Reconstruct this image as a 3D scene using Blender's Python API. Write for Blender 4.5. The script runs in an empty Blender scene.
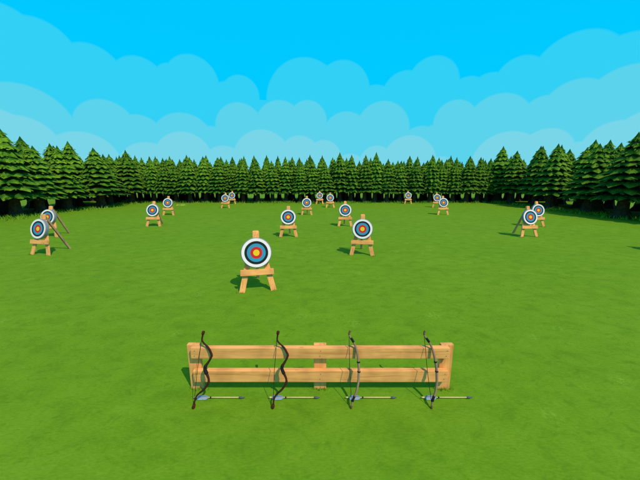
import bpy, bmesh, math, random
from mathutils import Vector, Matrix
R = math.radians
scene = bpy.context.scene
COL = scene.collection

# ------------------------------------------------------------------ helpers
def link(name, bm, mats, parent=None, smooth=False):
    me = bpy.data.meshes.new(name)
    bm.normal_update()
    bm.to_mesh(me); bm.free()
    for m in (mats if isinstance(mats, (list, tuple)) else [mats]):
        me.materials.append(m)
    if smooth:
        for p in me.polygons: p.use_smooth = True
    o = bpy.data.objects.new(name, me); COL.objects.link(o)
    if parent: o.parent = parent
    return o

def thing(name, label, cat, loc=(0, 0, 0), rz=0, group=None):
    o = bpy.data.objects.new(name, None); COL.objects.link(o)
    o.empty_display_size = 0.3
    o.location = loc; o.rotation_euler = (0, 0, rz)
    o['label'] = label; o['category'] = cat
    if group: o['group'] = group
    return o

def dup(root, loc, rz, label, group=None, scale=None):
    r = root.copy(); COL.objects.link(r)
    r.location = loc; r.rotation_euler = (0, 0, rz); r['label'] = label
    if scale: r.scale = scale
    if group: r['group'] = group
    for ch in root.children:
        c = ch.copy(); COL.objects.link(c); c.parent = r
        for g in ch.children:
            d = g.copy(); COL.objects.link(d); d.parent = c
    return r

def add_box(bm, size, M=None, bevel=0.0, jit=0.0, rnd=None):
    t = bmesh.new()
    bmesh.ops.create_cube(t, size=1)
    for v in t.verts:
        v.co = Vector((v.co.x*size[0], v.co.y*size[1], v.co.z*size[2]))
    if bevel: bmesh.ops.bevel(t, geom=list(t.edges), offset=bevel, segments=2, affect='EDGES', profile=0.6)
    if jit:
        for v in t.verts: v.co += Vector([rnd.uniform(-jit, jit) for _ in range(3)])
    if M is not None: bmesh.ops.transform(t, matrix=M, verts=t.verts)
    me = bpy.data.meshes.new('t'); t.to_mesh(me); t.free()
    bm.from_mesh(me); bpy.data.meshes.remove(me)

def add_tube(bm, pts, radii, n=8, flat=1.0, up=Vector((0, 1, 0)), cap=True):
    """tube through pts; flat squeezes the section along `up`"""
    rings = []
    for i, p in enumerate(pts):
        a = pts[max(i-1, 0)]; b = pts[min(i+1, len(pts)-1)]
        d = (Vector(b)-Vector(a)).normalized()
        s = d.cross(up)
        s = s.normalized() if s.length > 1e-5 else Vector((1, 0, 0))
        u = s.cross(d).normalized()
        r = radii[i] if isinstance(radii, (list, tuple)) else radii
        rings.append([bm.verts.new(Vector(p)+s*r*math.cos(t)+u*r*flat*math.sin(t))
                      for t in [2*math.pi*k/n for k in range(n)]])
    for A, B in zip(rings, rings[1:]):
        for k in range(n):
            bm.faces.new((A[k], A[(k+1) % n], B[(k+1) % n], B[k]))
    if cap:
        bm.faces.new(rings[0][::-1]); bm.faces.new(rings[-1])

def beam_matrix(a, b, xaxis=Vector((1, 0, 0))):
    a, b = Vector(a), Vector(b)
    z = (b-a).normalized()
    y = z.cross(xaxis).normalized(); x = y.cross(z)
    M = Matrix((x, y, z)).transposed().to_4x4(); M.translation = (a+b)/2
    return M, (b-a).length

def catmull(P, n=6):
    P = [Vector(p) for p in P]; out = []
    for i in range(len(P)-1):
        p0 = P[max(i-1, 0)]; p1 = P[i]; p2 = P[i+1]; p3 = P[min(i+2, len(P)-1)]
        for k in range(n):
            t = k/n
            out.append(0.5*((2*p1)+(p2-p0)*t+(2*p0-5*p1+4*p2-p3)*t*t+(3*p1-p0-3*p2+p3)*t**3))
    out.append(P[-1]); return out

# ------------------------------------------------------------------ materials
def mat(name):
    m = bpy.data.materials.new(name); m.use_nodes = True
    nt = m.node_tree; b = nt.nodes['Principled BSDF']
    return m, nt, b
def N(nt, t, **kw):
    n = nt.nodes.new(t)
    for k, v in kw.items():
        if k.startswith('i_'):
            key = k[2:]; key = int(key) if key.isdigit() else key
            n.inputs[key].default_value = v
        else: setattr(n, k, v)
    return n
def ramp(nt, src, stops):
    r = N(nt, 'ShaderNodeValToRGB'); e = r.color_ramp.elements
    while len(e) > 1: e.remove(e[-1])
    e[0].position, e[0].color = stops[0][0], (*stops[0][1], 1)
    for p, c in stops[1:]:
        x = e.new(p); x.color = (*c, 1)
    nt.links.new(src, r.inputs[0]); return r
def mixc(nt, fac, a, b, mode='MIX'):
    m = N(nt, 'ShaderNodeMix', data_type='RGBA', blend_type=mode)
    for sock, v in ((m.inputs[0], fac), (m.inputs[6], a), (m.inputs[7], b)):
        if isinstance(v, bpy.types.NodeSocket): nt.links.new(v, sock)
        elif isinstance(v, (int, float)): sock.default_value = v
        else: sock.default_value = (*v, 1)
    return m.outputs[2]

def plain(name, col, rough=0.6, var=0.15, scale=20):
    m, nt, b = mat(name)
    tc = N(nt, 'ShaderNodeTexCoord')
    no = N(nt, 'ShaderNodeTexNoise', i_Scale=scale, i_Detail=4.0)
    nt.links.new(tc.outputs['Object'], no.inputs['Vector'])
    r = ramp(nt, no.outputs[0], [(0.3, [c*(1-var) for c in col]), (0.7, [min(1, c*(1+var)) for c in col])])
    nt.links.new(r.outputs[0], b.inputs['Base Color'])
    b.inputs['Roughness'].default_value = rough
    b.inputs['Specular IOR Level'].default_value = 0.15
    return m

def wood(name, light, dark, along=2, gscale=1.0):
    m, nt, b = mat(name)
    tc = N(nt, 'ShaderNodeTexCoord')
    oi = N(nt, 'ShaderNodeObjectInfo')
    add = N(nt, 'ShaderNodeVectorMath', operation='ADD')
    mul = N(nt, 'ShaderNodeVectorMath', operation='SCALE'); mul.inputs['Scale'].default_value = 7.0
    cx = N(nt, 'ShaderNodeCombineXYZ')
    for i in range(3): nt.links.new(oi.outputs['Random'], cx.inputs[i])
    nt.links.new(cx.outputs[0], mul.inputs[0])
    nt.links.new(tc.outputs['Object'], add.inputs[0]); nt.links.new(mul.outputs[0], add.inputs[1])
    mp = N(nt, 'ShaderNodeMapping')
    s = [14*gscale, 14*gscale, 14*gscale]; s[along] = 0.9*gscale
    mp.inputs['Scale'].default_value = s
    nt.links.new(add.outputs[0], mp.inputs[0])
    no = N(nt, 'ShaderNodeTexNoise', i_Scale=1.0, i_Detail=5.0, i_Roughness=0.6, i_Distortion=0.6)
    nt.links.new(mp.outputs[0], no.inputs['Vector'])
    r = ramp(nt, no.outputs[0], [(0.30, dark), (0.44, [c*0.93 for c in light]), (0.58, [c*1.08 for c in light]), (0.74, [c*0.76 for c in light])])
    # blotches and knots
    n2 = N(nt, 'ShaderNodeTexNoise', i_Scale=2.3, i_Detail=2.0)
    nt.links.new(add.outputs[0], n2.inputs['Vector'])
    r2 = ramp(nt, n2.outputs[0], [(0.35, (0.84, 0.8, 0.76)), (0.6, (1.08, 1.05, 1.0))])
    c = mixc(nt, 1.0, r.outputs[0], r2.outputs[0], 'MULTIPLY')
    mk = N(nt, 'ShaderNodeMapping'); sk = [5.0, 5.0, 5.0]; sk[along] = 2.2
    mk.inputs['Scale'].default_value = sk
    nt.links.new(add.outputs[0], mk.inputs[0])
    vo = N(nt, 'ShaderNodeTexVoronoi', i_Scale=0.8)
    nt.links.new(mk.outputs[0], vo.inputs['Vector'])
    k = ramp(nt, vo.outputs['Distance'], [(0.05, (1, 1, 1)), (0.13, (0, 0, 0))])
    sep = N(nt, 'ShaderNodeMath', operation='MULTIPLY', i_1=0.75)
    nt.links.new(k.outputs[0], sep.inputs[0])
    c = mixc(nt, sep.outputs[0], c, [d*0.8 for d in dark])
    nt.links.new(c, b.inputs['Base Color'])
    b.inputs['Roughness'].default_value = 0.72
    b.inputs['Specular IOR Level'].default_value = 0.2
    bp = N(nt, 'ShaderNodeBump', i_Strength=0.25, i_Distance=0.01)
    nt.links.new(no.outputs[0], bp.inputs['Height']); nt.links.new(bp.outputs[0], b.inputs['Normal'])
    return m

WOOD_L, WOOD_D = (0.90, 0.41, 0.135), (0.62, 0.235, 0.06)
M_woodZ = wood('pine_wood_upright', WOOD_L, WOOD_D, 2)
M_woodX = wood('pine_wood_level', WOOD_L, WOOD_D, 0)
M_weather = wood('weathered_wood', (0.48, 0.29, 0.17), (0.30, 0.17, 0.10), 2)
M_rim = plain('straw_grey_rim', (0.23, 0.24, 0.27), 0.8, 0.2, 30)
M_white = plain('target_white', (0.90, 0.80, 0.80), 0.7, 0.04, 9)
M_black = plain('target_black', (0.014, 0.015, 0.018), 0.5, 0.2, 9)
M_blue = plain('target_blue', (0.035, 0.28, 0.45), 0.55, 0.06, 9)
M_red = plain('target_red', (0.62, 0.025, 0.022), 0.55, 0.06, 9)
M_yellow = plain('target_yellow', (0.88, 0.56, 0.015), 0.55, 0.05, 9)
M_bow_dark = wood('dark_bow_wood', (0.046, 0.012, 0.007), (0.018, 0.006, 0.005), 2, 2)
M_bow_tan = wood('tan_bow_wood', (0.30, 0.19, 0.12), (0.19, 0.11, 0.065), 2, 2)
M_bow_tip = plain('bow_tip_brown', (0.15, 0.07, 0.035), 0.5)
M_bow_red = plain('bow_tip_red', (0.075, 0.014, 0.007), 0.4)
M_leather = plain('black_leather', (0.012, 0.011, 0.012), 0.6, 0.3, 60)
M_string = plain('bow_string', (0.02, 0.025, 0.016), 0.8)
M_shaft = plain('arrow_shaft', (0.62, 0.52, 0.20), 0.5, 0.08)
M_feather = plain('blue_grey_feather', (0.25, 0.31, 0.55), 0.8, 0.25, 70)
M_steel = plain('dark_steel_tip', (0.08, 0.11, 0.12), 0.35)

def foliage(name, dark, light, hue=0.0):
    m, nt, b = mat(name)
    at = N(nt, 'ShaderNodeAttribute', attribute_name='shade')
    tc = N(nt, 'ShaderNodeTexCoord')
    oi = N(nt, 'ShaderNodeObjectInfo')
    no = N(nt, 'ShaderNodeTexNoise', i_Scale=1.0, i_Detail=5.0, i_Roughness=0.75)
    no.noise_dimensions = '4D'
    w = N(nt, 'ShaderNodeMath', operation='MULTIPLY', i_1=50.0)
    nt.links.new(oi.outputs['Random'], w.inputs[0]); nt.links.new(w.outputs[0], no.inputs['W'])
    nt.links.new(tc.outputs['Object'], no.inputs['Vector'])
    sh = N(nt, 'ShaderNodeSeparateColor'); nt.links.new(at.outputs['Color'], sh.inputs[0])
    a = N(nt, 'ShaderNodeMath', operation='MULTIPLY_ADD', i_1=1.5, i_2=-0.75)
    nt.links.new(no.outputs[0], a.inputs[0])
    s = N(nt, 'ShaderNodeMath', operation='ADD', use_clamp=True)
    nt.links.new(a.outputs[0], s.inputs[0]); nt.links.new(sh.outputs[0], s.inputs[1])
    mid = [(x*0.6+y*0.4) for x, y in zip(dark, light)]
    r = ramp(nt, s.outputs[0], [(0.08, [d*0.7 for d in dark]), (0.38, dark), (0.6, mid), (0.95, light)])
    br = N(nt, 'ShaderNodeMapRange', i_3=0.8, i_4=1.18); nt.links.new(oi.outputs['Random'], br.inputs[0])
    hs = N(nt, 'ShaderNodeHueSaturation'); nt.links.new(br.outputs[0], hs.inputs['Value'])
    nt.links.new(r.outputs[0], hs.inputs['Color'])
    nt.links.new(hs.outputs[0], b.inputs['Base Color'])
    b.inputs['Roughness'].default_value = 0.85
    b.inputs['Specular IOR Level'].default_value = 0.12
    return m
M_leaf = foliage('conifer_needles', (0.020, 0.100, 0.007), (0.185, 0.335, 0.016))
M_bark = plain('dark_bark', (0.075, 0.044, 0.024), 0.9, 0.45, 5)

# ground: short mown grass, soft streaks, dark scuffs and pale tufts
def ground_material():
    m, nt, b = mat('meadow_grass')
    tc = N(nt, 'ShaderNodeTexCoord')
    P = tc.outputs['Object']
    def noise(scale, stretch=(1, 1, 1), detail=4, rough=0.6, dist=0.0):
        mp = N(nt, 'ShaderNodeMapping'); mp.inputs['Scale'].default_value = stretch
        nt.links.new(P, mp.inputs[0])
        n = N(nt, 'ShaderNodeTexNoise', i_Scale=scale, i_Detail=float(detail), i_Roughness=rough, i_Distortion=dist)
        nt.links.new(mp.outputs[0], n.inputs['Vector']); return n.outputs[0]
    big = noise(0.22, detail=3)
    streak = noise(1.5, (0.8, 1.25, 1), 6, 0.66, 0.4)
    fine = noise(26, (0.45, 1.3, 1), 3, 0.7)
    c0 = ramp(nt, streak, [(0.25, (0.098, 0.220, 0.010)), (0.47, (0.131, 0.272, 0.012)), (0.62, (0.144, 0.289, 0.014)), (0.8, (0.170, 0.317, 0.020))]).outputs[0]
    c1 = ramp(nt, big, [(0.3, (0.93, 0.95, 0.9)), (0.7, (1.05, 1.03, 1.05))]).outputs[0]
    c = mixc(nt, 1.0, c0, c1, 'MULTIPLY')
    c2 = ramp(nt, fine, [(0.25, (0.80, 0.84, 0.76)), (0.5, (1, 1, 1)), (0.75, (1.18, 1.14, 1.2))]).outputs[0]
    c = mixc(nt, 1.0, c, c2, 'MULTIPLY')
    # sparse dark scuffs
    sc = noise(3.4, (0.8, 1.2, 1), 6, 0.75, 0.6)
    f = ramp(nt, sc, [(0.53, (0, 0, 0)), (0.68, (0.75, 0.75, 0.75))]).outputs[0]
    c = mixc(nt, f, c, (0.085, 0.203, 0.008))
    # sparse pale tufts
    vo = N(nt, 'ShaderNodeTexVoronoi', i_Scale=0.75, i_Randomness=1.0); nt.links.new(P, vo.inputs['Vector'])
    near = ramp(nt, vo.outputs['Distance'], [(0.10, (1, 1, 1)), (0.22, (0, 0, 0))]).outputs[0]
    sp = noise(15, (1, 1, 1), 2, 0.7)
    spk = ramp(nt, sp, [(0.48, (0, 0, 0)), (0.66, (0.6, 0.6, 0.6))]).outputs[0]
    f = mixc(nt, 1.0, near, spk, 'MULTIPLY')
    c = mixc(nt, f, c, (0.235, 0.45, 0.05))
    nt.links.new(c, b.inputs['Base Color'])
    b.inputs['Roughness'].default_value = 0.95
    b.inputs['Specular IOR Level'].default_value = 0.05
    bp = N(nt, 'ShaderNodeBump', i_Strength=0.35, i_Distance=0.04)
    nt.links.new(streak, bp.inputs['Height']); nt.links.new(bp.outputs[0], b.inputs['Normal'])
    return m
M_ground = ground_material()

bm = bmesh.new()
bmesh.ops.create_grid(bm, x_segments=8, y_segments=8, size=1500)
g = link('ground', bm, M_ground); g['kind'] = 'structure'

# ------------------------------------------------------------------ archery targets
TILT = math.atan2(0.55, 2.15)                      # the front legs lean back
def lean_y(z): return z*0.55/2.15
def make_target():
    rnd = random.Random(4)
    root = thing('archery_target', '', 'archery target')
    for s in (-1, 1):
        b = bmesh.new()
        M, L = beam_matrix((s*0.60, 0.0, -0.03), (s*0.125, lean_y(1.93), 1.93))
        add_box(b, (0.215, 0.075, L), M, 0.016)
        link('leg', b, M_woodZ, root)
    # rear prop, its rounded head standing above the disc
    b = bmesh.new()
    M, L = beam_matrix((0.0, 1.62, -0.03), (0.0, lean_y(2.12)+0.035, 2.16))
    add_box(b, (0.13, 0.10, L), M, 0.02)
    link('rear_leg', b, M_weather, root)
    b = bmesh.new()
    M, L = beam_matrix((0.0, lean_y(1.92)+0.0, 1.92), (0.0, lean_y(2.26), 2.26))
    add_box(b, (0.26, 0.15, L), M, 0.065)
    link('post_head', b, M_woodZ, root)
    # crossbar in front of the legs carries the disc
    b = bmesh.new()
    zc = 0.74
    add_box(b, (1.24, 0.11, 0.235), Matrix.Translation((0, lean_y(zc)-0.095, zc)) @ Matrix.Rotation(-TILT, 4, 'X'), 0.018)
    link('crossbar', b, M_woodX, root)
    # disc, its axis tipped up with the lean
    zd = 1.44
    D = Matrix.Translation((0, lean_y(zd)-0.04, zd)) @ Matrix.Rotation(-TILT, 4, 'X') @ Matrix.Rotation(R(90), 4, 'X')
    b = bmesh.new(); n = 64                        # local +Z of the disc points to the archer
    prof = [(0.0, 0.0), (0.545, 0.0), (0.572, 0.02), (0.572, 0.165), (0.553, 0.185), (0.532, 0.186)]
    rings = []
    for r, z in prof[1:]:
        rings.append([b.verts.new((r*math.cos(2*math.pi*k/n), r*math.sin(2*math.pi*k/n), z)) for k in range(n)])
    for A, B in zip(rings, rings[1:]):
        for k in range(n): b.faces.new((A[k], A[(k+1) % n], B[(k+1) % n], B[k]))
    b.faces.new(rings[0][::-1]); b.faces.new(rings[-1])
    bmesh.ops.transform(b, matrix=D, verts=b.verts)
    disc = link('target_disc', b, M_rim, root)
    b = bmesh.new()
    rr = [0.0, 0.118, 0.224, 0.345, 0.438, 0.542]
    mats = [M_yellow, M_red, M_blue, M_black, M_white]
    prev = None
    for i, r in enumerate(rr[1:]):
        ring = [b.verts.new((r*math.cos(2*math.pi*k/n), r*math.sin(2*math.pi*k/n), 0.190)) for k in range(n)]
        if prev is None: b.faces.new(ring).material_index = 0
        else:
            for k in range(n):
                b.faces.new((prev[k], ring[k], ring[(k+1) % n], prev[(k+1) % n])).material_index = i
        prev = ring
    edge = [b.verts.new((v.co.x, v.co.y, 0.180)) for v in prev]
    for k in range(n):
        b.faces.new((prev[k], edge[k], edge[(k+1) % n], prev[(k+1) % n])).material_index = 4
    bmesh.ops.transform(b, matrix=D, verts=b.verts)
    link('target_face', b, mats, disc)
    return root

TARGETS = [  # x, y, yaw, label
 (-2.36, 10.27, 12, 'largest and nearest archery target, standing alone on its easel in the middle of the lawn'),
 (2.35, 15.58, -7, 'second nearest archery target, just right of the middle, with its shadow falling left'),
 (-2.34, 20.84, 2, 'archery target behind the two nearest ones, seen in the gap between them'),
 (2.29, 25.84, -2, 'archery target close behind the second nearest one, just right of the middle'),
 (-15.20, 25.78, 0, 'front target of the loose pair on the left half, the nearer of the two'),
 (-18.3, 34.4, 3, 'rear target of the loose pair on the left half, beside pale grass coloured as sunlit'),
 (-14.3, 43.3, 0, 'lower left target of the small pair far off by the trees, left of the middle'),
 (-15.6, 51.0, 0, 'tiny upper right target of the far pair left of the middle, right against the trunks'),
 (-1.61, 34.62, 0, 'left target of the far trio in the middle, the largest and nearest of the three'),
 (-0.05, 50.8, 0, 'tiny middle target of the far trio in the middle, hard against the dark trunks'),
 (1.57, 44.14, 0, 'right target of the far trio in the middle, slightly farther than the left one'),
 (15.7, 51.2, 0, 'tiny lone target right of the middle at the foot of the far trees'),
 (18.04, 44.3, -3, 'rear target of the overlapping far pair on the right, half hidden by its neighbour'),
 (14.98, 34.72, -2, 'front target of the overlapping far pair on the right, covering the leg of its neighbour'),
 (15.54, 20.84, 5, 'front target of the overlapping pair near the right edge, with its rear leg showing left'),
 (19.72, 25.67, 0, 'rear target of the overlapping pair near the right edge, partly behind its neighbour'),
 (-15.83, 15.66, -12, 'front target of the overlapping pair by the left edge, turned away with grey side showing'),
 (-20.16, 20.88, -4, 'rear target of the overlapping pair by the left edge, its face half covered'),
 (20.85, 15.9, 2, 'archery target just beyond the right edge, throwing its shadow into view'),
]
proto = make_target()
for i, (x, y, a, lab) in enumerate(TARGETS):
    if i == 0:
        proto.location = (x, y, 0); proto.rotation_euler.z = R(a)
        proto['label'] = lab; proto['group'] = 'archery targets standing on the lawn'
    else:
        dup(proto, (x, y, 0), R(a), lab)

# ------------------------------------------------------------------ wooden bow rack (a low fence)
fence = thing('wooden_fence', 'low pine fence of two rails on three posts with four bows leaning on it', 'fence', (0, 4.97, 0))
rnd = random.Random(2)
for x in (-2.50, 0.0, 2.51):
    b = bmesh.new()
    add_box(b, (0.25, 0.09, 1.05), Matrix.Translation((x, 0.155, 0.465)), 0.014)
    link('post', b, M_woodZ, fence)
for z0, z1, dx in ((0.755, 0.985, 0.0), (0.235, 0.487, 0.01)):
    b = bmesh.new()
    add_box(b, (5.02, 0.105, z1-z0), Matrix.Translation((dx, 0.0525, (z0+z1)/2)), 0.012)
    r_ = link('rail', b, M_woodX, fence)
    for x in (-2.44, 0.0, 2.45):
        for dz in (-0.055, 0.055):
            b = bmesh.new()
            xx, zz = x+0.012*(dz > 0), (z0+z1)/2+dz
            add_tube(b, [(xx, -0.004, zz), (xx, 0.01, zz)], 0.008, 8, up=Vector((0, 0, 1)))
            link('nail_head', b, M_steel, r_)

# ------------------------------------------------------------------ bows leaning on the fence
LEAN = math.atan2(0.50, 1.29); BL = 1.385
def prof_points(P): return [Vector((x, 0, w*BL)) for x, w in P]
def grow(pts, f): return [f(p.z/BL) for p in pts]
HORSE = [(-0.012, 0.0), (-0.004, 0.05), (0.0, 0.096), (0.034, 0.165), (0.145, 0.24), (0.208, 0.313), (0.215, 0.373),
         (0.168, 0.44), (0.128, 0.494), (0.132, 0.54), (0.185, 0.605), (0.222, 0.68), (0.155, 0.77), (0.04, 0.845), (0.008, 0.885), (0.012, 0.94), (0.02, 1.0)]
LONG = [(-0.012, 0.0), (0.0, 0.055), (0.032, 0.12), (0.08, 0.19), (0.118, 0.28), (0.138, 0.37), (0.148, 0.47), (0.146, 0.56), (0.132, 0.67),
        (0.098, 0.78), (0.05, 0.86), (-0.008, 0.925), (-0.022, 0.955), (-0.012, 0.985), (0.004, 1.0)]
def bow(kind, x, tilt, label, group):
    root = thing('recurve_bow', label, 'bow', (x, 4.555, 0.012), 0, group)
    root.rotation_euler = (-LEAN, tilt, 0)
    base = HORSE if kind == 'dark' else LONG
    pts = catmull(prof_points(base), 6)
    if kind == 'dark':
        rad = grow(pts, lambda t: 0.0155+0.010*max(0, 1-abs(t-0.5)/0.12) + (0.004 if 0.2 < t < 0.8 else 0))
        b = bmesh.new(); add_tube(b, pts, rad, 10, 1.35); link('stave', b, M_bow_dark, root, True)
        seg = [p for p in pts if 0.43 < p.z/BL < 0.55]
        b = bmesh.new(); add_tube(b, seg, 0.031, 12, 1.4); link('grip', b, M_leather, root, True)
        for lo, hi in ((0.0, 0.055), (0.945, 1.0)):
            seg = [p for p in pts if lo <= p.z/BL <= hi]
            b = bmesh.new(); add_tube(b, seg, [0.018+0.012*math.sin(math.pi*(0.15+0.7*i/(len(seg)-1))) for i in range(len(seg))], 10, 1.2)
            link('tip', b, M_bow_red, root, True)
        for lo, hi in ((0.30, 0.36), (0.66, 0.72)):   # reddish belly strips
            seg = [p+Vector((0.014, 0, 0)) for p in pts if lo <= p.z/BL <= hi]
            b = bmesh.new(); add_tube(b, seg, 0.012, 8, 1.3); link('limb_strip', b, M_bow_red, root, True)
        s0, s1 = 0.075, 0.90
    else:
        rad = grow(pts, lambda t: 0.012+0.012*(1-min(1, abs(t-0.5)/0.5)**2))
        b = bmesh.new(); add_tube(b, pts, rad, 10, 1.3); link('stave', b, M_bow_tan, root, True)
        for lo, hi in ((0.085, 0.165), (0.845, 0.915)):
            seg = [p for p in pts if lo <= p.z/BL <= hi]
            b = bmesh.new(); add_tube(b, seg, 0.024, 10, 1.2); link('limb_wrap', b, M_leather, root, True)
        for c in (0.457, 0.592):
            seg = [p for p in pts if abs(p.z/BL-c) < 0.015]
            if len(seg) < 2: seg = sorted(pts, key=lambda p: abs(p.z/BL-c))[:2]; seg.sort(key=lambda p: p.z)
            b = bmesh.new(); add_tube(b, seg, 0.031, 10, 1.15); link('grip_band', b, M_leather, root, True)
        for lo, hi in ((0.0, 0.04), (0.945, 1.0)):
            seg = [p for p in pts if lo <= p.z/BL <= hi]
            b = bmesh.new(); add_tube(b, seg, 0.0185, 8, 1.2); link('tip', b, M_bow_tip, root, True)
        s0, s1 = 0.05, 0.935
    a = min(pts, key=lambda p: abs(p.z/BL-s0)); c = min(pts, key=lambda p: abs(p.z/BL-s1))
    b = bmesh.new()
    off = Vector((-0.018, 0, 0))
    add_tube(b, [a+off*0.3, a.lerp(c, .5)+off, c+off*0.3], 0.0055, 6); link('string', b, M_string, root)
    return root
GD, GL = 'dark recurved horse bows on the fence', 'light wooden longbows on the fence'
bow('dark', -2.34, R(3.0), 'dark red-brown recurved bow leaning at the left end of the fence', GD)
bow('dark', -0.866, R(1.7), 'dark red-brown recurved bow leaning just left of the middle fence post', GD)
bow('tan', 0.592, R(-0.3), 'tan bow with black wraps leaning just right of the middle fence post', GL)
bow('tan', 2.085, R(-2.4), 'tan bow with black wraps leaning at the right end of the fence', GL)

# ------------------------------------------------------------------ arrows on the grass
def make_arrow():
    root = thing('arrow', '', 'arrow')
    b = bmesh.new(); add_tube(b, [(0.02, 0, 0), (0.86, 0, 0)], 0.0105, 10, up=Vector((0, 0, 1))); link('shaft', b, M_shaft, root, True)
    b = bmesh.new(); add_tube(b, [(-0.03, 0, 0), (0.0, 0, 0), (0.03, 0, 0)], [0.012, 0.016, 0.0145], 10, up=Vector((0, 0, 1))); link('nock', b, M_shaft, root, True)
    for a in (95, 215, 335):
        d = Vector((0, math.cos(R(a)), math.sin(R(a))))
        t = Vector((0, -d.z, d.y))*0.0035
        b = bmesh.new()
        sec = [(0.045, 0.025), (0.055, 0.043), (0.10, 0.047), (0.22, 0.042), (0.26, 0.012)]
        L = [[b.verts.new(Vector((x, 0, 0))+d*h+s*t) for x, h in [(0.045, 0.005), (0.27, 0.005)]+sec[::-1]] for s in (1, -1)]
        b.faces.new(L[0]); b.faces.new(L[1][::-1])
        n = len(L[0])
        for k in range(n): b.faces.new((L[0][k], L[1][k], L[1][(k+1) % n], L[0][(k+1) % n]))
        link('feather', b, M_feather, root)
    b = bmesh.new(); add_tube(b, [(0.29, 0, 0), (0.315, 0, 0)], 0.0155, 10, up=Vector((0, 0, 1))); link('band', b, M_leather, root, True)
    b = bmesh.new(); add_tube(b, [(0.845, 0, 0), (0.855, 0, 0), (0.90, 0, 0), (0.93, 0, 0), (0.965, 0, 0)], [0.012, 0.017, 0.020, 0.014, 0.003], 10, up=Vector((0, 0, 1)))
    link('arrowhead', b, M_steel, root, True)
    return root
AR = [(-2.42, 'blue-feathered arrow lying at the foot of the leftmost dark bow'),
      (-0.965, 'blue-feathered arrow lying at the foot of the second bow from the left'),
      (0.525, 'blue-feathered arrow lying at the foot of the third bow from the left'),
      (1.995, 'blue-feathered arrow lying at the foot of the rightmost bow')]
pa = make_arrow()
for i, (x, lab) in enumerate(AR):
    if i == 0:
        pa.location = (x, 4.80, 0.036); pa['label'] = lab; pa['group'] = 'arrows lying below the bows'
    else: dup(pa, (x, 4.80, 0.036), 0, lab)

# ------------------------------------------------------------------ conifers
def crown_mesh(seed, H=9.2, RAD=2.75, tiers=10):
    rnd = random.Random(seed)
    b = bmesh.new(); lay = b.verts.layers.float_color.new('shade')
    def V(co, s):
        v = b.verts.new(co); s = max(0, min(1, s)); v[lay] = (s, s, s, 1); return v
    z0 = 1.95
    for i in range(tiers):
        f = i/(tiers-1)
        rb = RAD*(1-f)**0.80*0.93+0.58+rnd.uniform(-.1, .1)
        if i == 0: rb *= 0.93
        zb = z0+(H-1.15-z0)*f**0.97+rnd.uniform(-.08, .08)
        step = (H-1.0-z0)/(tiers-1)
        zt = zb+step*1.7+0.25
        if i == tiers-1: zt = H+rnd.uniform(-.1, .1)
        bright = 0.36+0.26*f  # painted shade: vertex colour gets darker towards the lower tiers
        n = max(7, int(13-5*f)); ph = rnd.uniform(0, 6.28)
        ox, oy = rnd.uniform(-.08, .08), rnd.uniform(-.08, .08)
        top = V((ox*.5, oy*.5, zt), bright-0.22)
        ri, rm, rh = [], [], []
        for k in range(2*n):
            t = ph+2*math.pi*k/(2*n)+rnd.uniform(-.06, .06)
            tip = k % 2 == 0
            q = rnd.uniform(.92, 1.14) if tip else rnd.uniform(.70, .84)
            zr = rnd.uniform(-.16, .10) if tip else rnd.uniform(.10, .30)
            c, s = math.cos(t), math.sin(t)
            h = zt-zb
            ri.append(V((ox+c*rb*.36, oy+s*rb*.36, zb+h*(.60 if tip else .52)), bright-0.30+rnd.uniform(-.06, .06)))  # inner ring coloured darker, as shaded by the tier above
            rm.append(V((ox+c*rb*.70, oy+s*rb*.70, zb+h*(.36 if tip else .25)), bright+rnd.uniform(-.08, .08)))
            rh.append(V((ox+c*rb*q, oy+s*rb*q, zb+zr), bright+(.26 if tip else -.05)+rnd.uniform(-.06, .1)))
        m = 2*n
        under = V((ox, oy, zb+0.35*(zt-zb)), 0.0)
        for k in range(m):
            j = (k+1) % m
            b.faces.new((top, ri[k], ri[j]))
            b.faces.new((ri[k], rm[k], rm[j], ri[j]))
            b.faces.new((rm[k], rh[k], rh[j], rm[j]))
        # underside on separate verts, its shade painted in as a dark vertex colour
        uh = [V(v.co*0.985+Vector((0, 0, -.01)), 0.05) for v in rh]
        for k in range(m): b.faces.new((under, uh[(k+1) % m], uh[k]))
        # loose drooping sprigs over the skirt: break the outline and the surface
        for k in range(int(70*(1-f)+22)):
            t = rnd.uniform(0, 6.283); q = rnd.uniform(.5, 1.02)**0.8
            c, s = math.cos(t), math.sin(t)
            h = zt-zb
            zz = zb+h*max(0.02, (1-q)*.85+rnd.uniform(-.02, .07))
            base = Vector((ox+c*rb*q*.82, oy+s*rb*q*.82, zz+.12))
            L = rnd.uniform(.30, .66)*(1-.35*f); w = rnd.uniform(.10, .21)*(1-.25*f)
            dr = rnd.uniform(.30, .62)
            out = Vector((c, s, 0)); side = Vector((-s, c, 0))
            side = (side+Vector((0, 0, rnd.uniform(-.35, .35)))).normalized()
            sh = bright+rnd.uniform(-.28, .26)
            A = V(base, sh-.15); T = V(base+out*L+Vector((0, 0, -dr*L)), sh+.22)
            l = V(base+out*L*.45+side*w+Vector((0, 0, -dr*L*.75)), sh+.05)
            r = V(base+out*L*.45-side*w+Vector((0, 0, -dr*L*.75)), sh+.05)
            mid = V(base+out*L*.5+Vector((0, 0, -dr*L*.3)), sh)
            b.faces.new((A, l, mid)); b.faces.new((l, T, mid)); b.faces.new((T, r, mid)); b.faces.new((r, A, mid))
    return b
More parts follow.
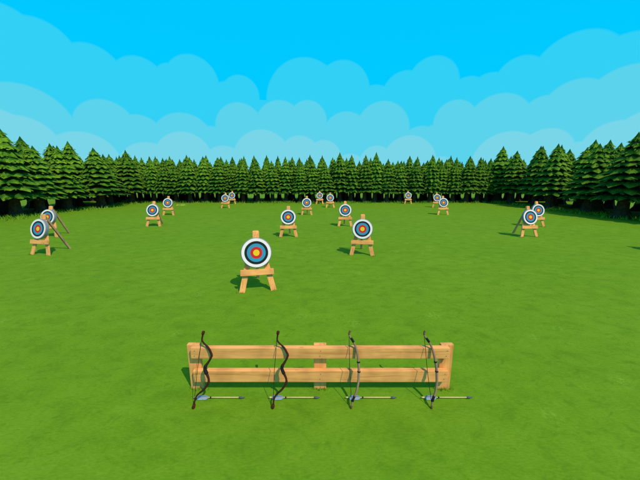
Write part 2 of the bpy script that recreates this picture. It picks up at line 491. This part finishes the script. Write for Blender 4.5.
def trunk_mesh(seed):
    rnd = random.Random(seed); b = bmesh.new(); n = 12
    lob = [1+0.28*math.sin(3*2*math.pi*k/n+rnd.uniform(0, 6)) for k in range(n)]
    rings = []
    for r, z, q in ((0.98, -0.08, 1), (0.78, 0.16, .8), (0.60, 0.55, .4), (0.52, 1.1, .2), (0.48, 1.8, .1), (0.42, 3.2, 0), (0.05, 7.6, 0)):
        rings.append([b.verts.new((r*(1+(lob[k]-1)*q)*math.cos(2*math.pi*k/n), r*(1+(lob[k]-1)*q)*math.sin(2*math.pi*k/n), z)) for k in range(n)])
    for A, B in zip(rings, rings[1:]):
        for k in range(n): b.faces.new((A[k], A[(k+1) % n], B[(k+1) % n], B[k]))
    b.faces.new(rings[-1])
    return b
protos = []
for k in range(5):
    root = thing('conifer_tree', '', 'tree')
    link('trunk', trunk_mesh(40+k), M_bark, root)
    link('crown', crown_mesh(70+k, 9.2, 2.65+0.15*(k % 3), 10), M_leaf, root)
    protos.append([root, False])
rt = random.Random(11)
def tree(x, y, s, label, group=None, k=None, thin=1.0):
    k = rt.randrange(5) if k is None else k
    root, used = protos[k]
    sc = (s*thin*rt.uniform(.92, 1.08), s*thin*rt.uniform(.92, 1.08), s*rt.uniform(.93, 1.07)); rz = rt.uniform(0, 6.28)
    if used: o = dup(root, (x, y, 0), rz, label, None, sc)
    else:
        o = root; protos[k][1] = True
        o.location = (x, y, 0); o.rotation_euler.z = rz; o.scale = sc; o['label'] = label
    if group: o['group'] = group
    elif 'group' in o: del o['group']
LB = 'dark green conifer in the dense tree line across the far end of the lawn'
LL = 'dark green conifer in the tree row down the left side of the lawn'
LR = 'dark green conifer in the tree row down the right side of the lawn'
GB, GLt, GR = 'conifers across the far end', 'conifers down the left side', 'conifers down the right side'
# trees that stand out
tree(-35.3, 33.2, 1.04, 'tallest conifer at the left edge of the photo, its wide crown cut by the frame', None, 0)
tree(33.6, 31.8, 1.05, 'largest conifer near the right edge, its thick flared trunk standing in front of its row', None, 1)
tree(34.2, 36.6, 0.98, 'slimmer conifer just left of the largest one near the right edge', None, 2)
# side rows
for side, lab, grp in ((-1, LL, GLt), (1, LR, GR)):
    for row in range(3):
        y = 24.5+rt.uniform(0, 2) if row else 27.0
        while y < 55:
            x = side*(34.4+row*4.3)+rt.uniform(-.8, .8)
            clash = any(math.hypot(x-a, y-c) < 2.7 for a, c in ((-35.3, 33.2), (33.6, 31.8), (34.2, 36.6)))
            if not clash: tree(x, y, rt.uniform(.93, 1.07), lab, grp)
            y += rt.uniform(3.3, 4.9)
# far rows
for row in range(4):
    x = -52+rt.uniform(0, 2)
    while x < 52:
        if not (row < 1 and abs(x) > 33):
            y = 54.6+row*3.2+rt.uniform(-.7, .7)
            tree(x, y, rt.uniform(.84, .94)+0.012*row, LB, GB, None, .80)
        x += rt.uniform(1.9, 2.9)
for root, used in protos:
    assert used

# pale blades coloured as a sunlit patch of lawn by a far target
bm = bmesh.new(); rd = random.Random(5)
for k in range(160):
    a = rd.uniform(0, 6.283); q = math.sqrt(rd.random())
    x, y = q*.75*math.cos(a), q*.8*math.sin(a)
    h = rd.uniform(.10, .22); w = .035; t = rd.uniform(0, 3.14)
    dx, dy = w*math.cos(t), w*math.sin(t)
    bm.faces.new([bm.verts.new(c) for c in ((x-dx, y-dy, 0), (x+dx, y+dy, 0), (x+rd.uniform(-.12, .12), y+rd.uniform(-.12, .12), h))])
o = link('sunlit_grass_patch', bm, plain('pale_sunlit_grass', (0.52, 0.58, 0.10), 0.9)); o.location = (-23.3, 48.2, 0)
o['kind'] = 'stuff'; o['label'] = 'pale yellow patch of grass coloured as sunlit lawn, right of the rear target on the left half'; o['category'] = 'grass patch'

# rough grass at the feet of posts and easels and along the wood's edge
bm = bmesh.new(); rd = random.Random(9)
def clump(cx, cy, n, sx, sy, h0, h1, w0=.006):
    for k in range(n):
        x, y = cx+rd.gauss(0, sx), cy+rd.gauss(0, sy)
        h = rd.uniform(h0, h1); w = w0*rd.uniform(.7, 1.4); t = rd.uniform(0, 3.14)
        dx, dy = w*math.cos(t), w*math.sin(t)
        lx, ly = rd.gauss(0, h*.4), rd.gauss(0, h*.4)
        bm.faces.new([bm.verts.new(p) for p in ((x-dx, y-dy, -.005), (x+dx, y+dy, -.005), (x+lx, y+ly, h))])
for x in (-2.5, 0, 2.51): clump(x, 5.06, 60, .10, .03, .03, .085)
for x, y, a, lab in TARGETS:
    if y < 30:
        for sgn in (-1, 1): clump(x+sgn*.6*math.cos(R(a)), y+sgn*.6*math.sin(R(a))-.04, 34, .10, .05, .04, .10, .010)
for k in range(420):                                   # rough growth along the wood's edge
    q = rd.random()
    if q < .5: cx, cy = rd.uniform(-36, 36), 53.4+rd.gauss(0, .8)
    else: cx, cy = (1 if q < .75 else -1)*(33.6+rd.gauss(0, .9)), rd.uniform(27, 54)
    clump(cx, cy, 14, .35, .35, .12, .5, .05)
o = link('grass', bm, plain('rough_grass_blades', (0.15, 0.31, 0.016), 0.9)); o['kind'] = 'stuff'
o['label'] = 'rough green grass along the edge of the wood and around the posts'; o['category'] = 'grass'

# ------------------------------------------------------------------ world: daylight sky with soft layered cumulus outlines
SUN = Vector((0.50, -0.60, 1.0)).normalized()
sun_el = math.asin(SUN.z); sun_az = math.atan2(SUN.x, SUN.y)
w = bpy.data.worlds.new('World'); scene.world = w; w.use_nodes = True
nt = w.node_tree; nt.nodes.clear()
out = N(nt, 'ShaderNodeOutputWorld')
sky = N(nt, 'ShaderNodeTexSky', sky_type='NISHITA', sun_disc=False, sun_elevation=sun_el, sun_rotation=sun_az, altitude=0.0, air_density=1.0, dust_density=0.6, ozone_density=1.4)
bg1 = N(nt, 'ShaderNodeBackground', i_Strength=0.15)
nt.links.new(sky.outputs[0], bg1.inputs[0])
tc = N(nt, 'ShaderNodeTexCoord')
DIR = tc.outputs['Generated']
sx = N(nt, 'ShaderNodeSeparateXYZ'); nt.links.new(DIR, sx.inputs[0])
Z = sx.outputs[2]
CL = {'A': ([(-16.5, 12.6, 3.9), (10.0, 12.4, 4.0), (-25.9, 12.9, 3.6), (25.4, 12.9, 3.4), (28.6, 13.3, 3.1), (-44.5, 16.9, 3.8), (-41.4, 16.1, 4.1), (-36.0, 14.7, 4.0), (-30.0, 14.5, 3.8), (-25.4, 15.5, 2.6), (-22.2, 15.6, 4.1), (-14.4, 14.4, 3.2), (-2.8, 13.9, 6.8), (4.1, 15.5, 4.8), (15.4, 14.1, 4.1), (19.8, 15.7, 4.1), (32.6, 14.5, 3.4), (39.0, 14.2, 5.2), (43.9, 13.3, 4.6), (47.0, 14.2, 3.8)], 14.0),
      'B': ([(-19.8, 4.9, 4.4), (18.6, 5.0, 4.4), (21.4, 5.6, 4.0), (-44.3, 6.7, 5.6), (-35.2, 7.8, 4.0), (-30.9, 6.4, 3.8), (-24.3, 6.0, 5.1), (-14.8, 9.2, 4.2), (-7.5, 9.6, 4.5), (-2.3, 10.7, 3.5), (4.9, 7.8, 4.5), (11.6, 9.0, 4.8), (23.9, 9.7, 3.4), (30.3, 8.6, 4.7), (36.2, 9.3, 2.9), (39.7, 9.7, 4.0), (44.8, 9.6, 4.7), (48.0, 8.5, 4.0)], 8.6),
      'C': ([(-47.2, 5.1, 3.9), (-44.9, 4.2, 4.2), (-38.5, 2.2, 4.8), (-30.0, 1.6, 4.5), (-24.5, 3.4, 4.7), (-17.9, 2.2, 3.9), (-10.9, 3.7, 5.4), (-3.9, 4.3, 3.9), (0.7, 4.0, 3.4), (5.8, 1.9, 3.0), (10.7, 3.2, 3.1), (16.6, 3.1, 4.8), (22.2, 1.4, 2.7), (32.2, 2.4, 5.2), (37.1, 4.2, 3.4), (40.8, 2.2, 3.2), (44.7, 4.0, 3.8), (47.7, 5.0, 3.8)], 1.5)}
def srgb(*c): return [((v/255+0.055)/1.055)**2.4 if v > 10 else v/3295 for v in c]
base = ramp(nt, Z, [(0.0, srgb(90, 212, 238)), (0.12, srgb(58, 208, 243)), (0.24, srgb(0, 202, 255)), (0.6, srgb(0, 198, 255))]).outputs[0]
def layer(key, col, prev):
    circ, el0 = CL[key]; extra = []
    rn = random.Random(key)
    a = 52.0
    while a < 308:                                     # the same cloud bank all the way round
        extra.append((a, el0+rn.uniform(-1, 3.0), rn.uniform(3, 5.4))); a += rn.uniform(5, 8)
    val = N(nt, 'ShaderNodeMath', operation='LESS_THAN', i_1=math.sin(R(el0))); nt.links.new(Z, val.inputs[0])
    val = val.outputs[0]
    for az, el, r in circ+extra[::2]:
        c = (math.sin(R(az))*math.cos(R(el)), math.cos(R(az))*math.cos(R(el)), math.sin(R(el)))
        dp = N(nt, 'ShaderNodeVectorMath', operation='DOT_PRODUCT', i_1=c); nt.links.new(DIR, dp.inputs[0])
        mr = N(nt, 'ShaderNodeMapRange', i_1=math.cos(R(r+.14)), i_2=math.cos(R(r-.14))); nt.links.new(dp.outputs['Value'], mr.inputs[0])
        mx = N(nt, 'ShaderNodeMath', operation='MAXIMUM'); nt.links.new(val, mx.inputs[0]); nt.links.new(mr.outputs[0], mx.inputs[1])
        val = mx.outputs[0]
    f = N(nt, 'ShaderNodeMath', operation='MULTIPLY', i_1=1.0); nt.links.new(val, f.inputs[0])
    return mixc(nt, f.outputs[0], prev, col)
c = layer('A', srgb(50, 208, 245), base)
c = layer('B', srgb(91, 211, 236), c)
c = layer('C', srgb(121, 214, 233), c)
bg2 = N(nt, 'ShaderNodeBackground', i_Strength=1.0); nt.links.new(c, bg2.inputs[0])
mrz = N(nt, 'ShaderNodeMapRange', i_1=0.62, i_2=0.75); nt.links.new(Z, mrz.inputs[0])
ms = N(nt, 'ShaderNodeMixShader')
nt.links.new(mrz.outputs[0], ms.inputs[0]); nt.links.new(bg2.outputs[0], ms.inputs[1]); nt.links.new(bg1.outputs[0], ms.inputs[2])
nt.links.new(ms.outputs[0], out.inputs[0])

sl = bpy.data.lights.new('sun', 'SUN'); sl.energy = 3.3; sl.angle = R(0.5); sl.color = (1.0, 0.84, 0.62)
so = bpy.data.objects.new('sun', sl); COL.objects.link(so)
so.rotation_euler = SUN.to_track_quat('Z', 'Y').to_euler(); so.location = (20, -20, 40)

# ------------------------------------------------------------------ camera
cd = bpy.data.cameras.new('camera'); cd.sensor_fit = 'VERTICAL'; cd.angle = R(80); cd.clip_end = 4000; cd.clip_start = 0.05
cam = bpy.data.objects.new('camera', cd); COL.objects.link(cam)
cam.location = (0, 0, 4.16); cam.rotation_euler = (R(90-11.85), 0, 0)
scene.camera = cam
scene.view_settings.view_transform = 'Standard'; scene.view_settings.look = 'None'; scene.view_settings.exposure = 0
